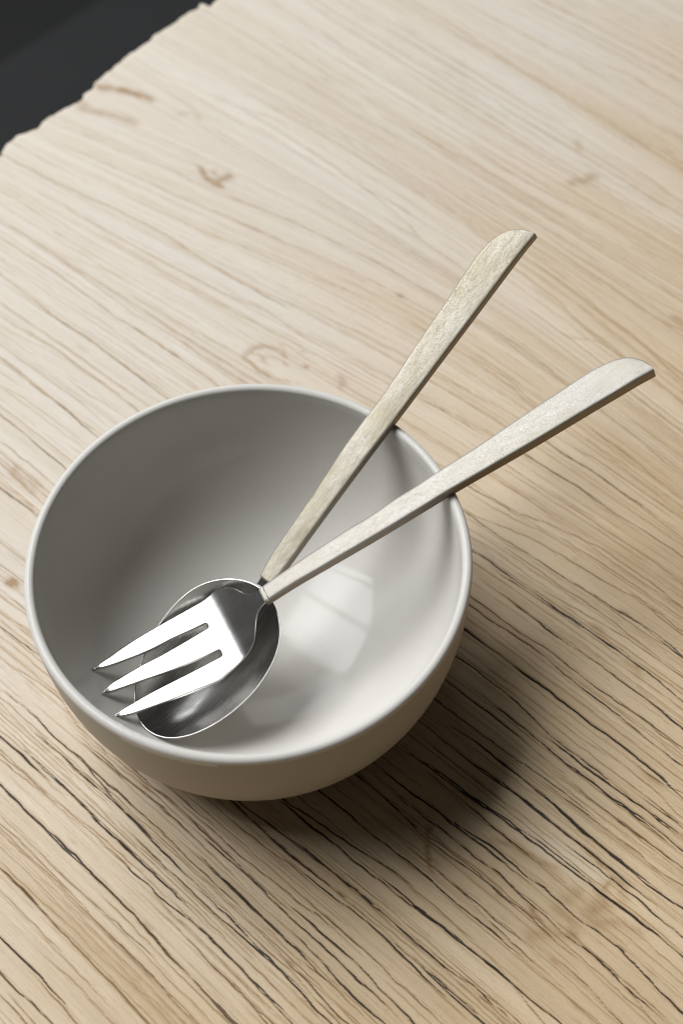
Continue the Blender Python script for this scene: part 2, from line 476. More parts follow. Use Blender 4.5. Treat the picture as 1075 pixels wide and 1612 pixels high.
# ------------------------------------------------------------------ materials
def wood_material():
    k = NT('weathered_wood')
    gr = k.n('ShaderNodeAttribute', attribute_name='grain').outputs['Vector']
    shp = k.n('ShaderNodeAttribute', attribute_name='crack').outputs['Fac']
    sg = k.n('ShaderNodeAttribute', attribute_name='crack_depth').outputs['Fac']
    rag = k.noise(k.scaled(gr, (420, 1700, 1)), 1.0, 3, 0.7)
    rag2 = k.noise(k.scaled(gr, (120, 600, 1)), 1.0, 2, 0.5)
    cr = k.math('MULTIPLY', shp, k.math('ADD', k.ramp(rag, ((0.3, 0.80), (0.7, 1.22))), k.ramp(rag2, ((0.35, -0.14), (0.65, 0.16)))))
    st = k.n('ShaderNodeAttribute', attribute_name='stain').outputs['Fac']
    # broad bands of paler and browner wood, following the flow of the grain
    broad = k.noise(k.scaled(gr, (2.2, 26, 1)), 1.0, 3, 0.55)
    band = k.noise(k.scaled(gr, (5.0, 150, 1)), 1.0, 4, 0.6)
    streak = k.noise(k.scaled(gr, (16, 900, 1)), 1.0, 3, 0.65)
    fibre = k.noise(k.scaled(gr, (70, 2600, 1)), 1.0, 2, 0.6)
    blot = k.noise(k.scaled(gr, (22, 40, 1)), 1.0, 4, 0.6)
    sep = k.n('ShaderNodeSeparateXYZ'); k.l(gr, sep.inputs[0])
    gx = sep.outputs[0]
    # the wood is paler and greyer towards its sawn end, tan farther in
    tn = k.ramp(k.math('ADD', gx, k.math('MULTIPLY', k.math('SUBTRACT', broad, 0.5), 0.22)), ((-0.14, 0.0), (0.09, 1.0)))
    pale = k.mix(tn, (0.615, 0.552, 0.475), (0.66, 0.51, 0.33))
    tan = k.mix(tn, (0.565, 0.48, 0.37), (0.49, 0.35, 0.205))
    f1 = k.math('ADD', k.ramp(broad, ((0.34, 0.0), (0.68, 0.55))), k.ramp(band, ((0.42, 0.0), (0.75, 0.55))), clamp=True)
    c = k.mix(f1, pale, tan)
    c = k.mix(k.math('MULTIPLY', k.ramp(streak, ((0.50, 0.0), (0.78, 0.34))), k.ramp(tn, ((0.0, 0.35), (1.0, 1.0)))), c, (0.43, 0.29, 0.155))
    c = k.mix(k.math('MULTIPLY', k.ramp(blot, ((0.50, 0.0), (0.78, 0.5))), tn), c, (0.50, 0.355, 0.19))
    # hairline growth lines, long and crisp, and short open pores
    hair = k.noise(k.scaled(gr, (2.6, 620, 1)), 1.0, 2, 0.45)
    hairm = k.math('MULTIPLY', k.ramp(hair, ((0.585, 0.0), (0.635, 1.0))), k.ramp(rag2, ((0.35, 0.2), (0.6, 1.0))))
    c = k.mix(k.math('MULTIPLY', hairm, k.ramp(tn, ((0.0, 0.22), (1.0, 0.42)))), c, (0.36, 0.22, 0.105))
    pore = k.noise(k.scaled(gr, (330, 2300, 1)), 1.0, 2, 0.6)
    c = k.mix(k.math('MULTIPLY', k.ramp(pore, ((0.63, 0.0), (0.70, 1.0))), k.ramp(tn, ((0.0, 0.16), (1.0, 0.42)))), c, (0.26, 0.16, 0.07))
    hs = k.n('ShaderNodeHueSaturation')
    k.l(c, hs.inputs['Color'])
    k.l(k.ramp(fibre, ((0.28, 0.91), (0.72, 1.07))), hs.inputs['Value'])
    c = hs.outputs[0]
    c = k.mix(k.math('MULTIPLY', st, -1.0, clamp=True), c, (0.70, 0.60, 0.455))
    c = k.mix(k.math('MULTIPLY', k.math('MULTIPLY', st, 1.05, clamp=True), k.ramp(rag, ((0.3, 0.6), (0.65, 1.1)))), c, (0.27, 0.145, 0.045))
    # browned wood beside a crack, then the crack itself
    c = k.mix(k.math('MULTIPLY', k.math('MULTIPLY', k.ramp(shp, ((0.02, 0.0), (0.3, 1.0))), sg), 0.42, clamp=True), c, (0.40, 0.26, 0.12))
    ccol = k.mix(k.ramp(sg, ((0.34, 0.0), (0.80, 1.0))), (0.31, 0.18, 0.066), (0.013, 0.009, 0.007))
    c = k.mix(k.math('MULTIPLY', k.ramp(cr, ((0.38, 0.0), (0.68, 1.0))), k.ramp(sg, ((0.05, 0.14), (0.60, 0.98)))), c, ccol)
    k.l(c, k.b.inputs['Base Color'])
    k.l(k.ramp(band, ((0.3, 0.46), (0.7, 0.60))), k.b.inputs['Roughness'])
    k.b.inputs['Specular IOR Level'].default_value = 0.42
    h = k.math('ADD', k.math('MULTIPLY', fibre, 0.5), k.math('ADD', k.math('SUBTRACT', k.math('MULTIPLY', streak, 0.6), k.math('MULTIPLY', hairm, 0.5)), k.math('MULTIPLY', pore, -0.5)))
    bp = k.n('ShaderNodeBump')
    bp.inputs['Strength'].default_value = 0.45
    bp.inputs['Distance'].default_value = 0.0006
    k.l(h, bp.inputs['Height'])
    k.l(bp.outputs[0], k.b.inputs['Normal'])
    return k.m

def glaze_material(name, ca, cb, r0, r1):
    k = NT(name)
    co = k.n('ShaderNodeTexCoord').outputs['Object']
    n1 = k.noise(co, 35, 4, 0.6)
    n2 = k.noise(co, 900, 2, 0.5)
    c = k.mix(k.ramp(n1, ((0.3, 0.0), (0.7, 1.0))), ca, cb)
    c = k.mix(k.ramp(n2, ((0.67, 0.0), (0.75, 0.35))), c, (0.45, 0.42, 0.37))
    k.l(c, k.b.inputs['Base Color'])
    k.b.inputs['IOR'].default_value = 1.5
    k.b.inputs['Specular IOR Level'].default_value = 0.13
    k.l(k.ramp(n1, ((0.3, r0), (0.7, r1))), k.b.inputs['Roughness'])
    bp = k.n('ShaderNodeBump')
    bp.inputs['Strength'].default_value = 0.05
    bp.inputs['Distance'].default_value = 0.0012
    k.l(k.noise(co, 60, 2, 0.5), bp.inputs['Height'])
    k.l(bp.outputs[0], k.b.inputs['Normal'])
    return k.m

def steel_material(name, ca, cb, r0, r1):
    k = NT(name)
    co = k.n('ShaderNodeAttribute', attribute_name='brush').outputs['Vector']
    n1 = k.noise(k.scaled(co, (40, 2600, 2600)), 1.0, 3, 0.65)
    n2 = k.noise(k.scaled(co, (90, 90, 90)), 1.0, 3, 0.6)
    c = k.mix(n2, ca, cb)
    k.l(c, k.b.inputs['Base Color'])
    k.b.inputs['Metallic'].default_value = 1.0
    k.l(k.math('ADD', k.ramp(n1, ((0.3, r0), (0.7, r1))), k.math('MULTIPLY', n2, 0.04)), k.b.inputs['Roughness'])
    return k.m

def handle_material(name, ca, cb, dark, seed, pits, relief):
    """pale hammered metal with a yellowish patina and small dark pits"""
    k = NT(name)
    co = k.n('ShaderNodeAttribute', attribute_name='brush').outputs['Vector']
    off = (seed, seed * 1.7, 0)
    pat = k.noise(k.scaled(co, (45, 160, 160), off), 1.0, 5, 0.62)
    strk = k.noise(k.scaled(co, (160, 700, 700), off), 1.0, 4, 0.65)
    grit = k.noise(k.scaled(co, (1500, 1900, 1900), off), 1.0, 3, 0.7)
    zone = k.noise(k.scaled(co, (60, 110, 110), (seed + 3, 1, 0)), 1.0, 3, 0.6)
    c = k.mix(k.ramp(pat, ((0.36, 0.0), (0.64, 1.0))), ca, cb)
    c = k.mix(k.ramp(strk, ((0.50, 0.0), (0.74, 0.45))), c, dark)
    pit = k.math('MULTIPLY', k.ramp(grit, ((0.62, 0.0), (0.70, 1.0))), k.ramp(zone, ((0.42, 0.0), (0.60, 1.0))), clamp=True)
    c = k.mix(k.math('MULTIPLY', pit, pits), c, (0.10, 0.085, 0.06))
    k.l(c, k.b.inputs['Base Color'])
    k.b.inputs['Metallic'].default_value = 0.4
    k.b.inputs['Specular IOR Level'].default_value = 0.3
    k.l(k.ramp(grit, ((0.3, 0.42), (0.7, 0.56))), k.b.inputs['Roughness'])
    h = k.math('SUBTRACT', k.math('ADD', k.math('MULTIPLY', zone, 3.0), k.math('MULTIPLY', grit, 0.25)), k.math('MULTIPLY', pit, 0.8))
    bp = k.n('ShaderNodeBump')
    bp.inputs['Strength'].default_value = relief
    bp.inputs['Distance'].default_value = 0.0005
    k.l(h, bp.inputs['Height'])
    k.l(bp.outputs[0], k.b.inputs['Normal'])
    return k.m

def floor_material(name, col):
    k = NT(name)
    co = k.n('ShaderNodeTexCoord').outputs['Object']
    n1 = k.noise(co, 6, 4, 0.6)
    c = k.mix(n1, tuple(v * 0.9 for v in col), tuple(v * 1.1 for v in col))
    k.l(c, k.b.inputs['Base Color'])
    k.b.inputs['Roughness'].default_value = 0.75
    k.b.inputs['Specular IOR Level'].default_value = 0.2
    return k.m

M_WOOD = wood_material()
M_GLAZE = glaze_material('white_glaze', (0.60, 0.573, 0.53), (0.625, 0.60, 0.56), 0.07, 0.12)
M_OUTER = glaze_material('beige_outer_glaze', (0.40, 0.365, 0.31), (0.43, 0.395, 0.335), 0.35, 0.45)
M_STEEL = steel_material('brushed_steel', (0.46, 0.447, 0.428), (0.54, 0.525, 0.505), 0.13, 0.19)
M_STEEL2 = steel_material('satin_steel', (0.53, 0.517, 0.498), (0.60, 0.586, 0.567), 0.19, 0.26)
M_HFORK = handle_material('pale_handle_metal', (0.345, 0.325, 0.295), (0.31, 0.286, 0.24), (0.245, 0.222, 0.182), 1.3, 0.35, 0.13)
M_HSPOON = handle_material('patinated_handle_metal', (0.375, 0.343, 0.29), (0.305, 0.267, 0.192), (0.18, 0.155, 0.105), 7.9, 0.7, 0.26)
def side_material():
    k = NT('shaded_side_metal')  # darker metal colour carries the shade on the handle sides and undersides
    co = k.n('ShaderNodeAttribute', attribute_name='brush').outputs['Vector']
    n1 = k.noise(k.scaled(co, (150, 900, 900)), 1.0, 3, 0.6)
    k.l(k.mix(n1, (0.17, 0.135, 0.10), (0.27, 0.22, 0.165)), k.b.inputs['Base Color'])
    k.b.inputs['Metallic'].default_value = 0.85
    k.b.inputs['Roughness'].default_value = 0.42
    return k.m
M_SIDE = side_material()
M_FLOOR = floor_material('dark_floor', (0.013, 0.013, 0.013))
M_FLOOR2 = floor_material('charcoal_floor', (0.021, 0.021, 0.0215))

# ------------------------------------------------------------------ floor far below the table edge
def slab(name, x0, x1, y0, y1, z0, z1, mat, rotz=0.0, piv=(0, 0)):
    v = []
    for z in (z0, z1):
        for x, y in ((x0, y0), (x1, y0), (x1, y1), (x0, y1)):
            c, s = math.cos(rotz), math.sin(rotz)
            v.append((piv[0] + x * c - y * s, piv[1] + x * s + y * c, z))
    f = [(3, 2, 1, 0), (4, 5, 6, 7), (0, 1, 5, 4), (1, 2, 6, 5), (2, 3, 7, 6), (3, 0, 4, 7)]
    return mesh_obj(name, v, f, mat, smooth=False)

fl = slab('floor', -4, 4, -4, 4, -0.80, -0.74, M_FLOOR)
fl['kind'] = 'structure'
fs = slab('floor_step', 0.0, 1.6, -3, 3, -0.739, -0.66, M_FLOOR2, R(-45.0), (-0.317, 1.272))
fs['kind'] = 'structure'

# ------------------------------------------------------------------ tabletop: a fine sheet laid along the grain
GA = R(-43.6)
GE = np.array([math.cos(GA), math.sin(GA)])
TE = np.array([-math.sin(GA), math.cos(GA)])
rng = np.random.default_rng(11)

def smooth1(a, sig):
    r = int(3 * sig) + 1
    x = np.arange(-r, r + 1)
    w = np.exp(-x * x / (2 * sig * sig)); w /= w.sum()
    return np.convolve(np.pad(a, r, mode='edge'), w, 'valid')

def vnoise(n, step, seed):
    g = np.random.default_rng(seed).normal(size=n)
    a = smooth1(g, step)
    return a / (a.std() + 1e-9)

def build_table():
    g0, g1 = -0.306, 0.245
    dg, dt = 0.0018, 0.0003
    gd = np.arange(g0 + 0.004, g1, dg)
    g = np.concatenate([np.array([g0, g0 + 0.0007, g0 + 0.0018, g0 + 0.003]), gd, np.linspace(g1, 1.0, 40)[1:]])
    td = np.concatenate([np.arange(-0.185, 0.22, dt), np.arange(0.22, 0.478, 0.0005)])
    t = np.concatenate([np.linspace(-0.55, -0.185, 25)[:-1], td, np.linspace(td[-1], 0.85, 26)[1:]])
    ng, nt = len(g), len(t)
    lines = []
    for ln in CRACKS.strip().splitlines():
        a = [int(x) for x in ln.split(',')]
        p = np.array(a[2:], float).reshape(-1, 2) * 1e-4
        p = p[np.argsort(p[:, 0])]
        lines.append((a[0] / 100.0, a[1] * 1e-4, p))
    # local slope of the grain, read from the cracks themselves
    sg, stt, ss = [], [], []
    for s, w, p in lines:
        for q0, q1 in zip(p[:-1], p[1:]):
            if q1[0] - q0[0] > 0.004:
                k = (q1[1] - q0[1]) / (q1[0] - q0[0])
                if abs(k) < 0.35:
                    sg.append((q0[0] + q1[0]) / 2); stt.append((q0[1] + q1[1]) / 2); ss.append(k)
    sg, stt, ss = map(np.array, (sg, stt, ss))
    cg = np.linspace(g[0], g[-1], 60); ct = np.linspace(t[0], t[-1], 90)
    CG, CT = np.meshgrid(cg, ct, indexing='ij')
    d2 = ((CG[..., None] - sg) / 0.045) ** 2 + ((CT[..., None] - stt) / 0.018) ** 2
    w = np.exp(-d2 / 2) + 1e-5
    slope = (w * ss).sum(-1) / (w.sum(-1) + 2e-4)
    def slope_at(gv, tv):
        i = np.clip(np.interp(gv, cg, np.arange(60)), 0, 58.999)
        j = np.clip(np.interp(tv, ct, np.arange(90)), 0, 88.999)
        i0 = i.astype(int); j0 = j.astype(int); fi = i - i0; fj = j - j0
        return (slope[i0, j0] * (1 - fi) * (1 - fj) + slope[i0 + 1, j0] * fi * (1 - fj)
                + slope[i0, j0 + 1] * (1 - fi) * fj + slope[i0 + 1, j0 + 1] * fi * fj)
    # grain coordinate: constant along the flow
    phi = np.zeros((ng, nt)); phi[0] = t
    for i in range(1, ng):
        h = g[i] - g[i - 1]
        src = t - slope_at(np.full(nt, g[i]), t) * h
        phi[i] = np.interp(src, t, phi[i - 1])
    crack = np.zeros((ng, nt)); depth = np.zeros((ng, nt)); cst = np.zeros((ng, nt)); lips = np.zeros((ng, nt))
    def carve(p, s, hw, seed, jit=1.0, tl=0.008):
        r = np.random.default_rng(seed)
        ga, gb = p[0, 0], p[-1, 0]
        L = gb - ga
        if L < 1e-4:
            return
        i0, i1 = np.searchsorted(g, ga), np.searchsorted(g, gb)
        n = i1 - i0
        if n < 2:
            return
        gg = g[i0:i1]
        tc = np.interp(gg, p[:, 0], p[:, 1])
        if n > 8:
            tc = smooth1(tc, 2.0)
        wob = smooth1(r.normal(size=n), 3.0) * 0.00042 + smooth1(r.normal(size=n), 0.8) * 0.00026 + smooth1(r.normal(size=n), 12.0) * 0.0009
        tc = tc + wob * jit
        u = (gg - ga) / L
        end = np.clip(np.minimum(u, 1 - u) * L / tl, 0, 1) ** 0.6
        m1 = 1 + 0.32 * smooth1(r.normal(size=n), 6.0)
        m2 = 1 + 0.4 * smooth1(r.normal(size=n), 2.0)
        wid = hw * 0.42 * m2 * (0.35 + 0.65 * end)
        lo = 0.0003 if p[0, 1] < 0.215 else 0.0005
        thin = np.clip(wid / lo, 0.5, 1) ** 0.22
        wid = np.clip(wid, lo, 0.0013)
        stg = np.clip(s * m1 * (0.30 + 0.70 * end), 0, 1.15)
        end2 = np.clip(m2, 0.75, 1.15) * (0.3 + 0.7 * end)
        for k in range(n):
            a = tc[k]; ww = wid[k]
            j0, j1 = np.searchsorted(t, a - 4 * ww - dt), np.searchsorted(t, a + 4 * ww + dt)
            x = (t[j0:j1] - a) / ww
            core = np.exp(-np.abs(x) ** 2.2)
            halo = 0.20 * np.exp(-(x / 2.4) ** 2)
            v = end2[k] * thin[k] * np.maximum(core, halo)
            row = crack[i0 + k]; rs = cst[i0 + k]
            up_ = v > row[j0:j1]
            rs[j0:j1] = np.where(up_, stg[k], rs[j0:j1])
            row[j0:j1] = np.maximum(row[j0:j1], v)
            dr = depth[i0 + k]
            dr[j0:j1] = np.maximum(dr[j0:j1], stg[k] * core * ww * 2.4)
            lipa = lips[i0 + k]
            lipa[j0:j1] = np.maximum(lipa[j0:j1], stg[k] * ww * 0.45 * np.exp(-((np.abs(x) - 1.9) / 0.7) ** 2))
    sd = 100
    for s, hw, p in lines:
        sd += 1
        r_ = np.random.default_rng(sd + 40000)
        pts_ = [tuple(q) for q in p]
        for sgn in (1, -1):
            ext_ = r_.uniform(0.014, 0.034)
            for _ in range(4):
                e_ = pts_[-1] if sgn > 0 else pts_[0]
                k_ = slope_at(np.array([e_[0]]), np.array([e_[1]]))[0]
                q_ = (e_[0] + sgn * ext_ / 4, e_[1] + sgn * k_ * ext_ / 4)
                pts_ = pts_ + [q_] if sgn > 0 else [q_] + pts_
        carve(np.array(pts_), s, hw, sd, 1.0, 0.022)
    # fine lesser checks between the traced ones, following the same flow
    for i in range(560):
        ga = rng.uniform(-0.30, 0.22); ta = rng.uniform(-0.19, 0.47)
        L = rng.uniform(0.02, 0.12) * (1 if rng.random() < .7 else 1.7)
        n = max(4, int(L / 0.006))
        pg = ga + np.linspace(0, L, n); pt = [ta]
        for q in range(1, n):
            pt.append(pt[-1] + slope_at(np.array([pg[q]]), np.array([pt[-1]]))[0] * (pg[1] - pg[0]))
        near = 1.0 - np.clip((ta - 0.05 - 0.45 * (ga + 0.02)) / 0.25, 0, 1)
        s = rng.uniform(0.07, 0.20) + 0.34 * near * rng.random() ** 2.2
        carve(np.stack([pg, np.array(pt)], 1), s, rng.uniform(0.00025, 0.00055), 5000 + i, 0.6)
    # long hairline checks that run most of the board
    for i in range(170):
        ga = rng.uniform(-0.30, 0.10); ta = rng.uniform(-0.18, 0.46)
        L = rng.uniform(0.12, 0.45)
        n = max(4, int(L / 0.006))
        pg = ga + np.linspace(0, L, n); pt = [ta]
        for q in range(1, n):
            pt.append(pt[-1] + slope_at(np.array([pg[q]]), np.array([pt[-1]]))[0] * (pg[1] - pg[0]))
        near = 1.0 - np.clip((ta - 0.05 - 0.45 * (ga + 0.02)) / 0.25, 0, 1)
        carve(np.stack([pg, np.array(pt)], 1), rng.uniform(0.12, 0.24) + 0.25 * near * rng.random(), rng.uniform(0.0003, 0.00055), 9000 + i, 0.9)
    # stains and knots: brown marks of their own shape
    GG = np.broadcast_to(g[:, None], (ng, nt)); TT = np.broadcast_to(t[None, :], (ng, nt))
    stain = np.zeros((ng, nt))
    nz = np.random.default_rng(3)
    nA = smooth1(nz.normal(size=nt), 3)[None, :] * 2.5; nB = smooth1(nz.normal(size=ng), 2.0)[:, None] * 2.5
    def blob(gc, tc, a, b, s, rot=0.0, p=2.0):
        c, q = math.cos(rot), math.sin(rot)
        x = ((GG - gc) * c + (TT - tc) * q) / a; y = (-(GG - gc) * q + (TT - tc) * c) / b
        rr = np.sqrt(x * x + y * y)
        np.maximum(stain, s * np.exp(-(rr + 0.10 * nA + 0.10 * nB) ** 2 * (rr < 4) - 50 * (rr >= 4)), out=stain)
    def ring(gc, tc, a, b, wd, s, rot=0.0, a0=-9, a1=9):
        c, q = math.cos(rot), math.sin(rot)
        x = ((GG - gc) * c + (TT - tc) * q) / a; y = (-(GG - gc) * q + (TT - tc) * c) / b
        rr = np.sqrt(x * x + y * y); an = np.arctan2(y, x)
        rr = rr + 0.13 * np.sin(3 * an + 1) + 0.07 * np.sin(7 * an + 2) + 0.05 * nA
        msk = ((an > a0) & (an < a1)) * (0.65 + 0.35 * np.sin(5 * an + 0.7))
        np.maximum(stain, s * msk * np.exp(-((rr - 1) / wd) ** 2), out=stain)
    mm = 1e-3
    rs_ = np.random.default_rng(77)
    for ln in STROKES.strip().splitlines():
        a = [int(x) for x in ln.split(',')]
        st_, hw_ = a[0] / 100.0, a[1] * 1e-4
        p = np.array(a[2:], float).reshape(-1, 2) * 1e-4
        sl_ = np.concatenate([[0], np.cumsum(np.hypot(*np.diff(p, axis=0).T))])
        u = np.arange(0, sl_[-1] + 1e-6, 0.0006)
        pg, pt = np.interp(u, sl_, p[:, 0]), np.interp(u, sl_, p[:, 1])
        pg = pg + smooth1(rs_.normal(size=len(u)), 2) * 0.0012; pt = pt + smooth1(rs_.normal(size=len(u)), 2) * 0.0008
        mod = np.clip(1 + 0.8 * smooth1(rs_.normal(size=len(u)), 2), 0.35, 1.4)
        for q in range(len(u)):
            h = hw_ * (0.7 + 0.5 * mod[q])
            ga_, gb_ = np.searchsorted(g, pg[q] - 4 * h), np.searchsorted(g, pg[q] + 4 * h) + 1
            ta_, tb_ = np.searchsorted(t, pt[q] - 3 * h), np.searchsorted(t, pt[q] + 3 * h) + 1
            dd = ((g[ga_:gb_, None] - pg[q]) / (1.5 * h)) ** 2 + ((t[None, ta_:tb_] - pt[q]) / h) ** 2
            np.maximum(stain[ga_:gb_, ta_:tb_], st_ * min(mod[q], 1.1) * np.exp(-dd), out=stain[ga_:gb_, ta_:tb_])
    for _ in range(46):
        blob(rng.uniform(-.28, .22), rng.uniform(-.18, .46), rng.uniform(.0008, .006), rng.uniform(.0005, .0014), rng.uniform(.2, .5))
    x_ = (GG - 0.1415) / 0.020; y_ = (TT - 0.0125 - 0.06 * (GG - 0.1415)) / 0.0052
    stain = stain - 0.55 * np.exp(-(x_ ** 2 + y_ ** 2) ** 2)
    # relief: raised grain, grooves
    rel = smooth1(np.random.default_rng(9).normal(size=6000), 6.0)
    rel2 = smooth1(np.random.default_rng(10).normal(size=6000), 26.0)
    pc = (phi + 0.7) / 1.7 * 5999
    z = (np.interp(pc, np.arange(6000), rel) * 0.00035 + np.interp(pc, np.arange(6000), rel2) * 0.0012)
    dense = ((TT > -0.185) & (TT < 0.477) & (GG < g1))
    z = z * dense - depth + lips * (depth < 1e-5)
    # ragged sawn end on the left, with a worn arris
    ed = np.array(EDGE, float) * 1e-4
    ge = np.interp(t, ed[:, 1], ed[:, 0])
    out = (t < ed[0, 1]) | (t > ed[-1, 1])
    base = -0.3085 - 0.03 * (t - 0.2)
    ge = np.where(out, base + 0.0012 * vnoise(nt, 9, 4) + 0.0009 * vnoise(nt, 30, 5), ge + 0.0002 * vnoise(nt, 3, 6))
    bl = np.clip(1 - (g - g0) / 0.03, 0, 1)[:, None]
    G2 = GG + (ge[None, :] - g0) * bl
    z[0] -= 0.0034; z[1] -= 0.0016; z[2] -= 0.0007; z[3] -= 0.0002
    X = G2 * GE[0] + TT * TE[0]; Y = G2 * GE[1] + TT * TE[1]
    V = np.stack([X, Y, z], -1).reshape(-1, 3)
    idx = np.arange(ng * nt).reshape(ng, nt)
    F = np.stack([idx[:-1, :-1], idx[1:, :-1], idx[1:, 1:], idx[:-1, 1:]], -1).reshape(-1, 4)
    # skirt down to the underside
    loop = np.concatenate([idx[0, :], idx[1:, -1], idx[-1, -2::-1], idx[-2:0:-1, 0]])
    low = V[loop].copy(); low[:, 2] = -0.045
    nb = len(V); nl = len(loop)
    V = np.concatenate([V, low])
    a = np.arange(nl); b = (a + 1) % nl
    F = np.concatenate([F, np.stack([loop[a], loop[b], nb + b, nb + a], -1)])
    me = bpy.data.meshes.new('wooden_tabletop')
    me.vertices.add(len(V)); me.vertices.foreach_set('co', V.astype(np.float32).ravel())
    nf = len(F)
    me.loops.add(nf * 4); me.loops.foreach_set('vertex_index', F.astype(np.int32).ravel())
    me.polygons.add(nf)
    me.polygons.foreach_set('loop_start', np.arange(0, nf * 4, 4, dtype=np.int32))
    me.polygons.foreach_set('loop_total', np.full(nf, 4, dtype=np.int32))
    me.update(calc_edges=True)
    me.polygons.foreach_set('use_smooth', np.ones(nf, dtype=bool))
    def att(name, typ, arr, key):
        at = me.attributes.new(name, typ, 'POINT'); at.data.foreach_set(key, arr.astype(np.float32).ravel())
    ext = lambda A: np.concatenate([A.reshape(-1), A.reshape(-1)[loop]])
    att('crack', 'FLOAT', ext(crack), 'value')
    att('crack_depth', 'FLOAT', ext(cst), 'value')
    att('stain', 'FLOAT', ext(stain), 'value')
    gv = np.stack([ext(G2), ext(phi), np.concatenate([np.zeros(nb), np.full(nl, 0.045)])], -1)
    att('grain', 'FLOAT_VECTOR', gv, 'vector')
    me.materials.append(M_WOOD)
    o = bpy.data.objects.new('wooden_tabletop', me)
    COL.objects.link(o)
    return o

EDGE = [(-3063, 1238), (-3091, 1287), (-3101, 1378), (-3057, 1487), (-3077, 1534), (-3083, 1588), (-3068, 1701), (-3048, 1791), (-3077, 1827), (-3071, 1886), (-3099, 1926), (-3116, 2053), (-3139, 2222), (-3126, 2354), (-3145, 2410), (-3138, 2576), (-3151, 2683), (-3131, 2744), (-3155, 2784)]
table = build_table()
tag(table, 'pale weathered wooden tabletop with long dark cracks and a ragged sawn end', 'table')

# ------------------------------------------------------------------ bowl
H = 0.074
def lathe(name, prof, mat, n=160, parent=None):
    v, f = [], []
    for r, z in prof:
        if r < 1e-7:
            v.append([(0, 0, z)])
        else:
            w_ = [1 + 0.0012 * math.sin(4 * math.pi * k / n + 0.6) + 0.0007 * math.sin(10 * math.pi * k / n + 2.0) for k in range(n)]
            v.append([(r * w_[k] * math.cos(2 * math.pi * k / n), r * w_[k] * math.sin(2 * math.pi * k / n), z + (z / 0.074) * 0.00025 * math.sin(6 * math.pi * k / n + 1)) for k in range(n)])
    flat, start = [], []
    for ring in v:
        start.append(len(flat)); flat += ring
    for i in range(len(v) - 1):
        a, b = start[i], start[i + 1]
        la, lb = len(v[i]), len(v[i + 1])
        for k in range(n):
            k2 = (k + 1) % n
            if la == 1:
                f.append((a, b + k2, b + k))
            elif lb == 1:
                f.append((a + k, a + k2, b))
            else:
                f.append((a + k, a + k2, b + k2, b + k))
    return mesh_obj(name, flat, f, mat, parent)

RO, HO, RI, HI, NI = 0.080, 0.0915, 0.0764, 0.068, 2.5
def bowl_profile():
    p = []
    # outer wall, from the foot upwards
    zf = 0.0045
    p += [(0.0, 0.0022), (0.034, 0.0022), (0.0355, 0.0004), (0.037, 0.0), (0.0405, 0.0), (0.0415, 0.0006), (0.042, 0.0022)]
    for q in np.linspace(0, 1, 44):
        z = zf + (H - 0.0022 - zf) * q
        d = (H - z) / HO
        r = RO * (1 - d ** 2.6) ** (1 / 2.3)
        # turn in towards the foot on the hidden underside
        if z < 0.020:
            k = (0.020 - z) / (0.020 - zf)
            r -= 0.0105 * k ** 2.2
        p.append((r, z))
    # rounded lip
    rc, rr = (RO + RI) / 2 - 0.0001, (RO - RI) / 2
    for a in np.linspace(15, 165, 11):
        p.append((rc + rr * math.cos(R(a)), H - rr * 0.95 + rr * 0.95 * math.sin(R(a))))
    # inner wall down to the floor
    for a in np.linspace(0.03, 1, 60):
        th = a * math.pi / 2
        x, y = math.cos(th) ** (2 / NI), math.sin(th) ** (2 / NI)
        z = H - 0.0008 - (HI - 0.0008) * y
        r = RI * x
        if a >= 0.999:
            r = 0.0
        p.append((r, z))
    return p
bowl = lathe('ceramic_bowl', bowl_profile(), M_GLAZE)
bowl.data.materials.append(M_OUTER)
for pl_ in bowl.data.polygons:
    c_ = pl_.center
    if (pl_.normal.x * c_.x + pl_.normal.y * c_.y > 0.2 * math.hypot(c_.x, c_.y) or pl_.normal.z < -0.2) and c_.z < 0.0712:
        pl_.material_index = 1
tag(bowl, 'round off-white ceramic bowl with beige outside, standing on the wooden tabletop', 'bowl')

# ------------------------------------------------------------------ cutlery
SS = np.linspace(-0.01, 0.09, 2001)
def height_curve(kn):
    a = np.array(kn, float)
    sl = np.tan(np.radians(np.interp(SS, a[:, 0] / 1e3, a[:, 1])))
    sl = smooth1(sl, 16)
    z = -np.concatenate([[0], np.cumsum((sl[1:] + sl[:-1]) / 2 * np.diff(SS))])
    z -= np.interp(0, SS, z)
    return lambda q: np.interp(q, SS, z)
ZF = height_curve([(-10, 35), (12, 35), (21.5, 13.5), (54, 12.5), (58, 11), (66, -12), (90, -12)])
ZS = height_curve([(-10, 22), (5, 21), (50, 17), (66, 13), (90, 13)])

def curve(pts, sig=1.2):
    """edge curve v(s) through traced points, lightly smoothed (metres)"""
    a = np.array(sorted(pts), float)
    x = np.arange(a[0, 0], a[-1, 0], 0.1)
    y = np.interp(x, a[:, 0], a[:, 1])
    y2 = smooth1(y, sig * 10)
    k = np.clip(np.minimum(x - x[0], x[-1] - x) / (2 * sig), 0, 1)
    y = y * (1 - k) + y2 * k
    return lambda s: np.interp(np.asarray(s) * 1e3, x, y) / 1e3

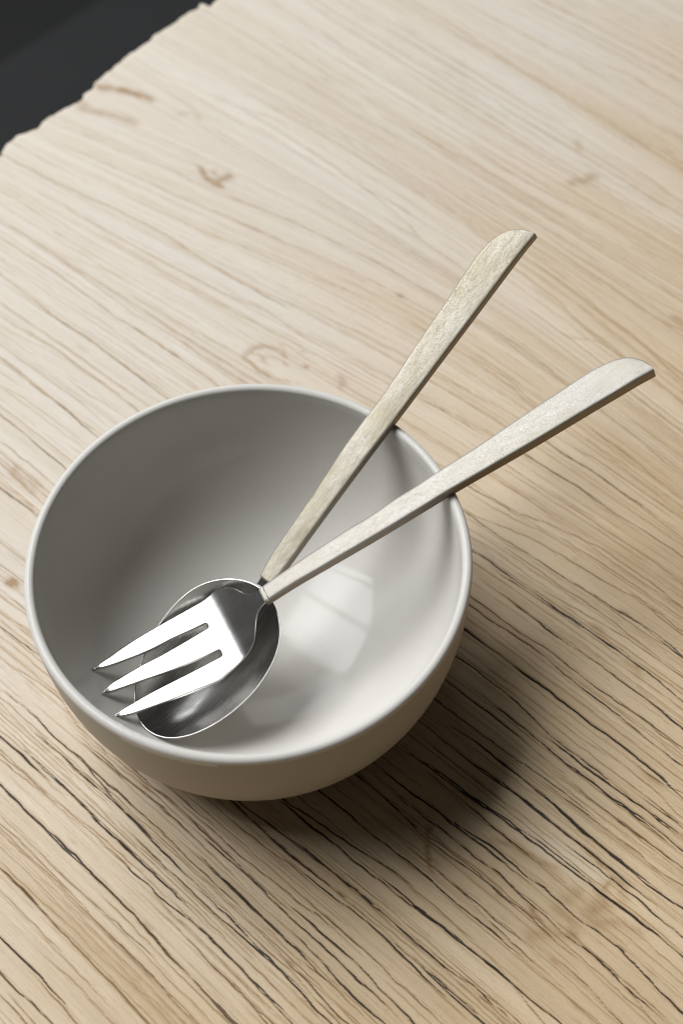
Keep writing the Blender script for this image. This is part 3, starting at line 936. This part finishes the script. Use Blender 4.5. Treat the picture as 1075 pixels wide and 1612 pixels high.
def strip(name, rows, N, e, v, mat, parent, zfun, thick, cap0=True, cap1=True, rnd=0.00035, ncol=8, camber=None):
    """closed band swept along s: rows are (s, left, right); top follows zfun"""
    N, e, v = np.array(N), np.array(e), np.array(v)
    up = np.array([0, 0, 1.0])
    V, F, B = [], [], []
    per = None
    for (s, l, r) in rows:
        w = r - l
        q = min(rnd, w * 0.3)
        th = thick(s)
        q2 = min(q, th * 0.45)
        k = np.linspace(0, 1, ncol + 1)
        inner = l + q * 2 + (w - 4 * q) * k
        top = [(l, -q2), (l + q * 0.3, -q2 * 0.3), (l + q, 0)] + [(x, 0) for x in inner] + [(r - q, 0), (r - q * 0.3, -q2 * 0.3), (r, -q2)]
        bot = [(r, -th + q2), (r - q * 0.3, -th + q2 * 0.3), (r - q, -th)] + [(x, -th) for x in inner[::-1]] + [(l + q, -th), (l + q * 0.3, -th + q2 * 0.3), (l, -th + q2)]
        ringp = top + bot
        if per is None:
            per = len(ringp)
        for (x, dz) in ringp:
            cz = camber(s, x) if camber else 0.0
            p = N + e * s + v * x + up * (zfun(s) + dz + cz)
            V.append(p); B.append((s, x, dz))
    n = len(rows)
    for i in range(n - 1):
        for j in range(per):
            j2 = (j + 1) % per
            F.append((i * per + j, (i + 1) * per + j, (i + 1) * per + j2, i * per + j2))
    if cap0:
        F.append(tuple(range(per)))
    if cap1:
        F.append(tuple(range((n - 1) * per, n * per))[::-1])
    return V, F, B

def finish(name, V, F, B, mat, parent, flip=False):
    if flip:
        F = [f[::-1] for f in F]
    o = mesh_obj(name, V, F, mat, parent, origin=parent.location)
    at = o.data.attributes.new('brush', 'FLOAT_VECTOR', 'POINT')
    at.data.foreach_set('vector', np.array(B, np.float32).ravel())
    import bmesh
    bm = bmesh.new(); bm.from_mesh(o.data)
    bmesh.ops.recalc_face_normals(bm, faces=bm.faces)
    bm.to_mesh(o.data); bm.free()
    return o

def handle(parent, pre, N, u, vh, mat, t0, t1, lift=0.0):
    """flat bar with one straight edge and a bulging, knife-like end"""
    N, u, vh = np.array(N), np.array(u), np.array(vh)
    nh = np.cross(vh, u)
    pl = list(DATA[pre + '_L'])
    top = max(p[0] for p in pl[:-1])
    pl[-1] = (top + 0.15, DATA[pre + '_R'][-1][1])
    La, Lb = curve(pl, 9.0), curve(pl, 1.5)
    Rr = curve(DATA[pre + '_R'], 14.0)
    tip = (top + 0.15) / 1e3
    def L(x):
        k = min(1.0, max(0.0, (x - (tip - 0.036)) / 0.014))
        return float(La(x)) * (1 - k) + float(Lb(x)) * k
    s = np.concatenate([np.linspace(0.0, 0.0008, 3), np.linspace(0.002, tip - 0.02, 90), tip - 0.02 * np.cos(np.linspace(0.02, 1, 40) * math.pi / 2) ** 1.6])
    V, F, B = [], [], []
    per = None
    rn = np.random.default_rng(len(pre) + int(tip * 1e4))
    sx = np.linspace(0, tip, 120)
    wl = np.interp(s, sx, smooth1(rn.normal(size=120), 3) * 0.00030)
    wz = np.interp(s, sx, smooth1(rn.normal(size=120), 4) * 0.00025)
    for i, x in enumerate(s):
        l, r = float(L(x)) + wl[i], float(Rr(x))
        if r - l < 0.0012:
            l = r - 0.0012
        th = t0 + (t1 - t0) * (x / tip)
        q = 0.0006
        if i == 0:
            th0, ins = th - 0.0008, 0.0004
        else:
            th0, ins = th, 0.0
        w = r - l
        q = min(q, w * 0.25)
        zt = wz[i] - ins
        k = np.linspace(0, 1, 7)
        inner = l + 2 * q + (w - 4 * q) * k
        top = [(l + ins, zt - q), (l + ins + q * .3, zt - q * .3), (l + q + ins, zt)] + [(y, zt + 0.00012 * math.sin(math.pi * (y - l) / w)) for y in inner] + [(r - q - ins, zt), (r - ins - q * .3, zt - q * .3), (r - ins, zt - q)]
        bot = [(r - ins, -th0 + q), (r - ins - q * .3, -th0 + q * .3), (r - q - ins, -th0)] + [(y, -th0) for y in inner[::-1]] + [(l + q + ins, -th0), (l + ins + q * .3, -th0 + q * .3), (l + ins, -th0 + q)]
        ringp = top + bot
        per = len(ringp)
        for (y, dz) in ringp:
            V.append(N + u * x + vh * y + nh * (dz + lift)); B.append((x, y, dz))
    n = len(s)
    for i in range(n - 1):
        for j in range(per):
            j2 = (j + 1) % per
            F.append((i * per + j, (i + 1) * per + j, (i + 1) * per + j2, i * per + j2))
    F.append(tuple(range(per))); F.append(tuple(range((n - 1) * per, n * per))[::-1])
    ho = finish('handle', V, F, B, mat, parent)
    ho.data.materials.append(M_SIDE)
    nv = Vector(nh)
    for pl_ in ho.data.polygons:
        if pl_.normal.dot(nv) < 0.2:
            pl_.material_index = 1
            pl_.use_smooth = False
    return ho

# --- fork
fN, fu, fe, fv, fvh = [np.array(x) for x in DATA['fork']]
fork = empty('serving_fork', tuple(fN))
tag(fork, 'three-tined steel fork with pale flat handle, lying on top of the spoon in the bowl', 'fork')
eL, eR = curve(DATA['f_L'], 0.7), curve(DATA['f_R'], 0.9)
a1, b1, a2, b2 = curve(DATA['f_t1R'], 1.5), curve(DATA['f_t2L'], 1.5), curve(DATA['f_t2R'], 1.5), curve(DATA['f_t3L'], 1.5)
def zfork(s):
    return float(ZF(s)) - 0.0006
def tfork(s):
    return 0.0019 - 0.0007 * min(max(s / 0.066, 0), 1)
SLOT = 0.0203
m1 = float(a1(SLOT + .001) + b1(SLOT + .001)) / 2
m2 = float(a2(SLOT + .001) + b2(SLOT + .001)) / 2
rows = [(s, float(eL(s)), float(eR(s))) for s in np.concatenate([np.linspace(-0.002, SLOT - 0.0002, 34), [SLOT]])]
V, F, B = strip('fork_head', rows, fN, fe, fv, M_STEEL, fork, zfork, tfork, cap1=False, ncol=24)
finish('fork_head', V, F, B, M_STEEL, fork)
for k, (lf, rf, tip) in enumerate(((None, a1, 0.0661), (b1, a2, 0.0665), (b2, None, 0.0660))):
    ml = (None, m1, m2)[k]; mr = (m1, m2, None)[k]
    rows = []
    for s in np.concatenate([[SLOT, SLOT + 0.0002], SLOT + 0.0006 * np.linspace(0.6, 4, 7), np.linspace(SLOT + 0.003, tip - 0.004, 40), tip - 0.004 * np.cos(np.linspace(0.05, 0.985, 12) * math.pi / 2)]):
        c = min(1.0, max(0.0, (s - SLOT) / 0.0010)); c = math.sqrt(max(0, 1 - (1 - c) ** 2))
        l = float(eL(s)) if lf is None else ml * (1 - c) + float(lf(max(s, SLOT + .001))) * c
        r = float(eR(s)) if rf is None else mr * (1 - c) + float(rf(max(s, SLOT + .001))) * c
        # blunt round point
        dt = (tip - s) / 0.0016
        wmax = 0.0022 * math.sqrt(max(0.02, 1 - (1 - min(dt, 1)) ** 2)) if dt < 1 else 9
        if r - l > wmax or r - l < 0.0004:
            c0 = (l + r) / 2; wm = min(max(r - l, 0.0004), wmax); l, r = c0 - wm / 2, c0 + wm / 2
        rows.append((s, l, r))
    V, F, B = strip('tine', rows, fN, fe, fv, M_STEEL, fork, zfork, tfork, cap0=False, ncol=7)
    finish('tine', V, F, B, M_STEEL, fork)
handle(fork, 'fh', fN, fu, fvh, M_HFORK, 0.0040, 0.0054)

# --- spoon
sN, su, se, sv, svh = [np.array(x) for x in DATA['spoon']]
spoon = empty('serving_spoon', tuple(sN))
tag(spoon, 'deep oval steel spoon with patinated flat handle, lying under the fork in the bowl', 'spoon')
def spoon_bowl():
    pts = np.array(DATA['s_out'], float) / 1e3
    c = np.array([0.0345, 0.0009])
    d = pts - c
    an = np.arctan2(d[:, 1], d[:, 0]); rr = np.hypot(d[:, 0], d[:, 1])
    o = np.argsort(an); an, rr = an[o], rr[o]
    an = np.concatenate([an - 2 * math.pi, an, an + 2 * math.pi]); rr = np.tile(rr, 3)
    nA = 120
    th = np.linspace(-math.pi, math.pi, nA, endpoint=False)
    fine = np.linspace(-math.pi * 2, math.pi * 2, 960)
    rf = smooth1(np.interp(fine, an, rr), 14)
    rad = np.interp(th, fine, rf)
    D, TH = 0.0135, 0.0013
    up = np.array([0, 0, 1.0])
    rings = []
    for q in np.linspace(0.06, 0.97, 24):
        rings.append((q, 0.0))
    rings += [(0.985, 0.0), (0.993, -0.03), (1.0, -0.35), (1.0, -0.65), (0.993, -0.97), (0.985, -1.0)]
    for q in np.linspace(0.97, 0.06, 24):
        rings.append((q, -1.0))
    V, B = [], []
    def pos(q, k, a, rad_):
        s = c[0] + q * rad_ * math.cos(a); x = c[1] + q * rad_ * math.sin(a)
        dep = D * (1 - min(q, 1.0) ** 2.3) ** 1.0
        z = float(ZS(s)) - dep + k * TH
        return sN + se * s + sv * x + up * z, (s, x, 0)
    p, b = pos(0, 0, 0, 0); V.append(p); B.append(b)
    for q, k in rings:
        for j in range(nA):
            p, b = pos(q, k, th[j], rad[j]); V.append(p); B.append(b)
    p, b = pos(0, -1, 0, 0); V.append(p); B.append(b)
    F = []
    for j in range(nA):
        F.append((0, 1 + j, 1 + (j + 1) % nA))
        last = 1 + (len(rings) - 1) * nA
        F.append((len(V) - 1, last + (j + 1) % nA, last + j))
    for i in range(len(rings) - 1):
        a, b = 1 + i * nA, 1 + (i + 1) * nA
        for j in range(nA):
            j2 = (j + 1) % nA
            F.append((a + j, b + j, b + j2, a + j2))
    return finish('spoon_bowl', V, F, B, M_STEEL2, spoon)
spoon_bowl()
rows = [(s, -0.0019 - 0.0012 * max(0, s - 0.002) / 0.003, 0.0023 + 0.0012 * max(0, s - 0.002) / 0.003) for s in np.linspace(-0.004, 0.0052, 14)]
def zneck(s):
    return float(ZS(s)) - 0.0009 - 0.30 * max(0, s + 0.001)
V, F, B = strip('neck', rows, sN, se, sv, M_STEEL, spoon, zneck, lambda s: 0.0016, ncol=5)
finish('neck', V, F, B, M_STEEL, spoon)
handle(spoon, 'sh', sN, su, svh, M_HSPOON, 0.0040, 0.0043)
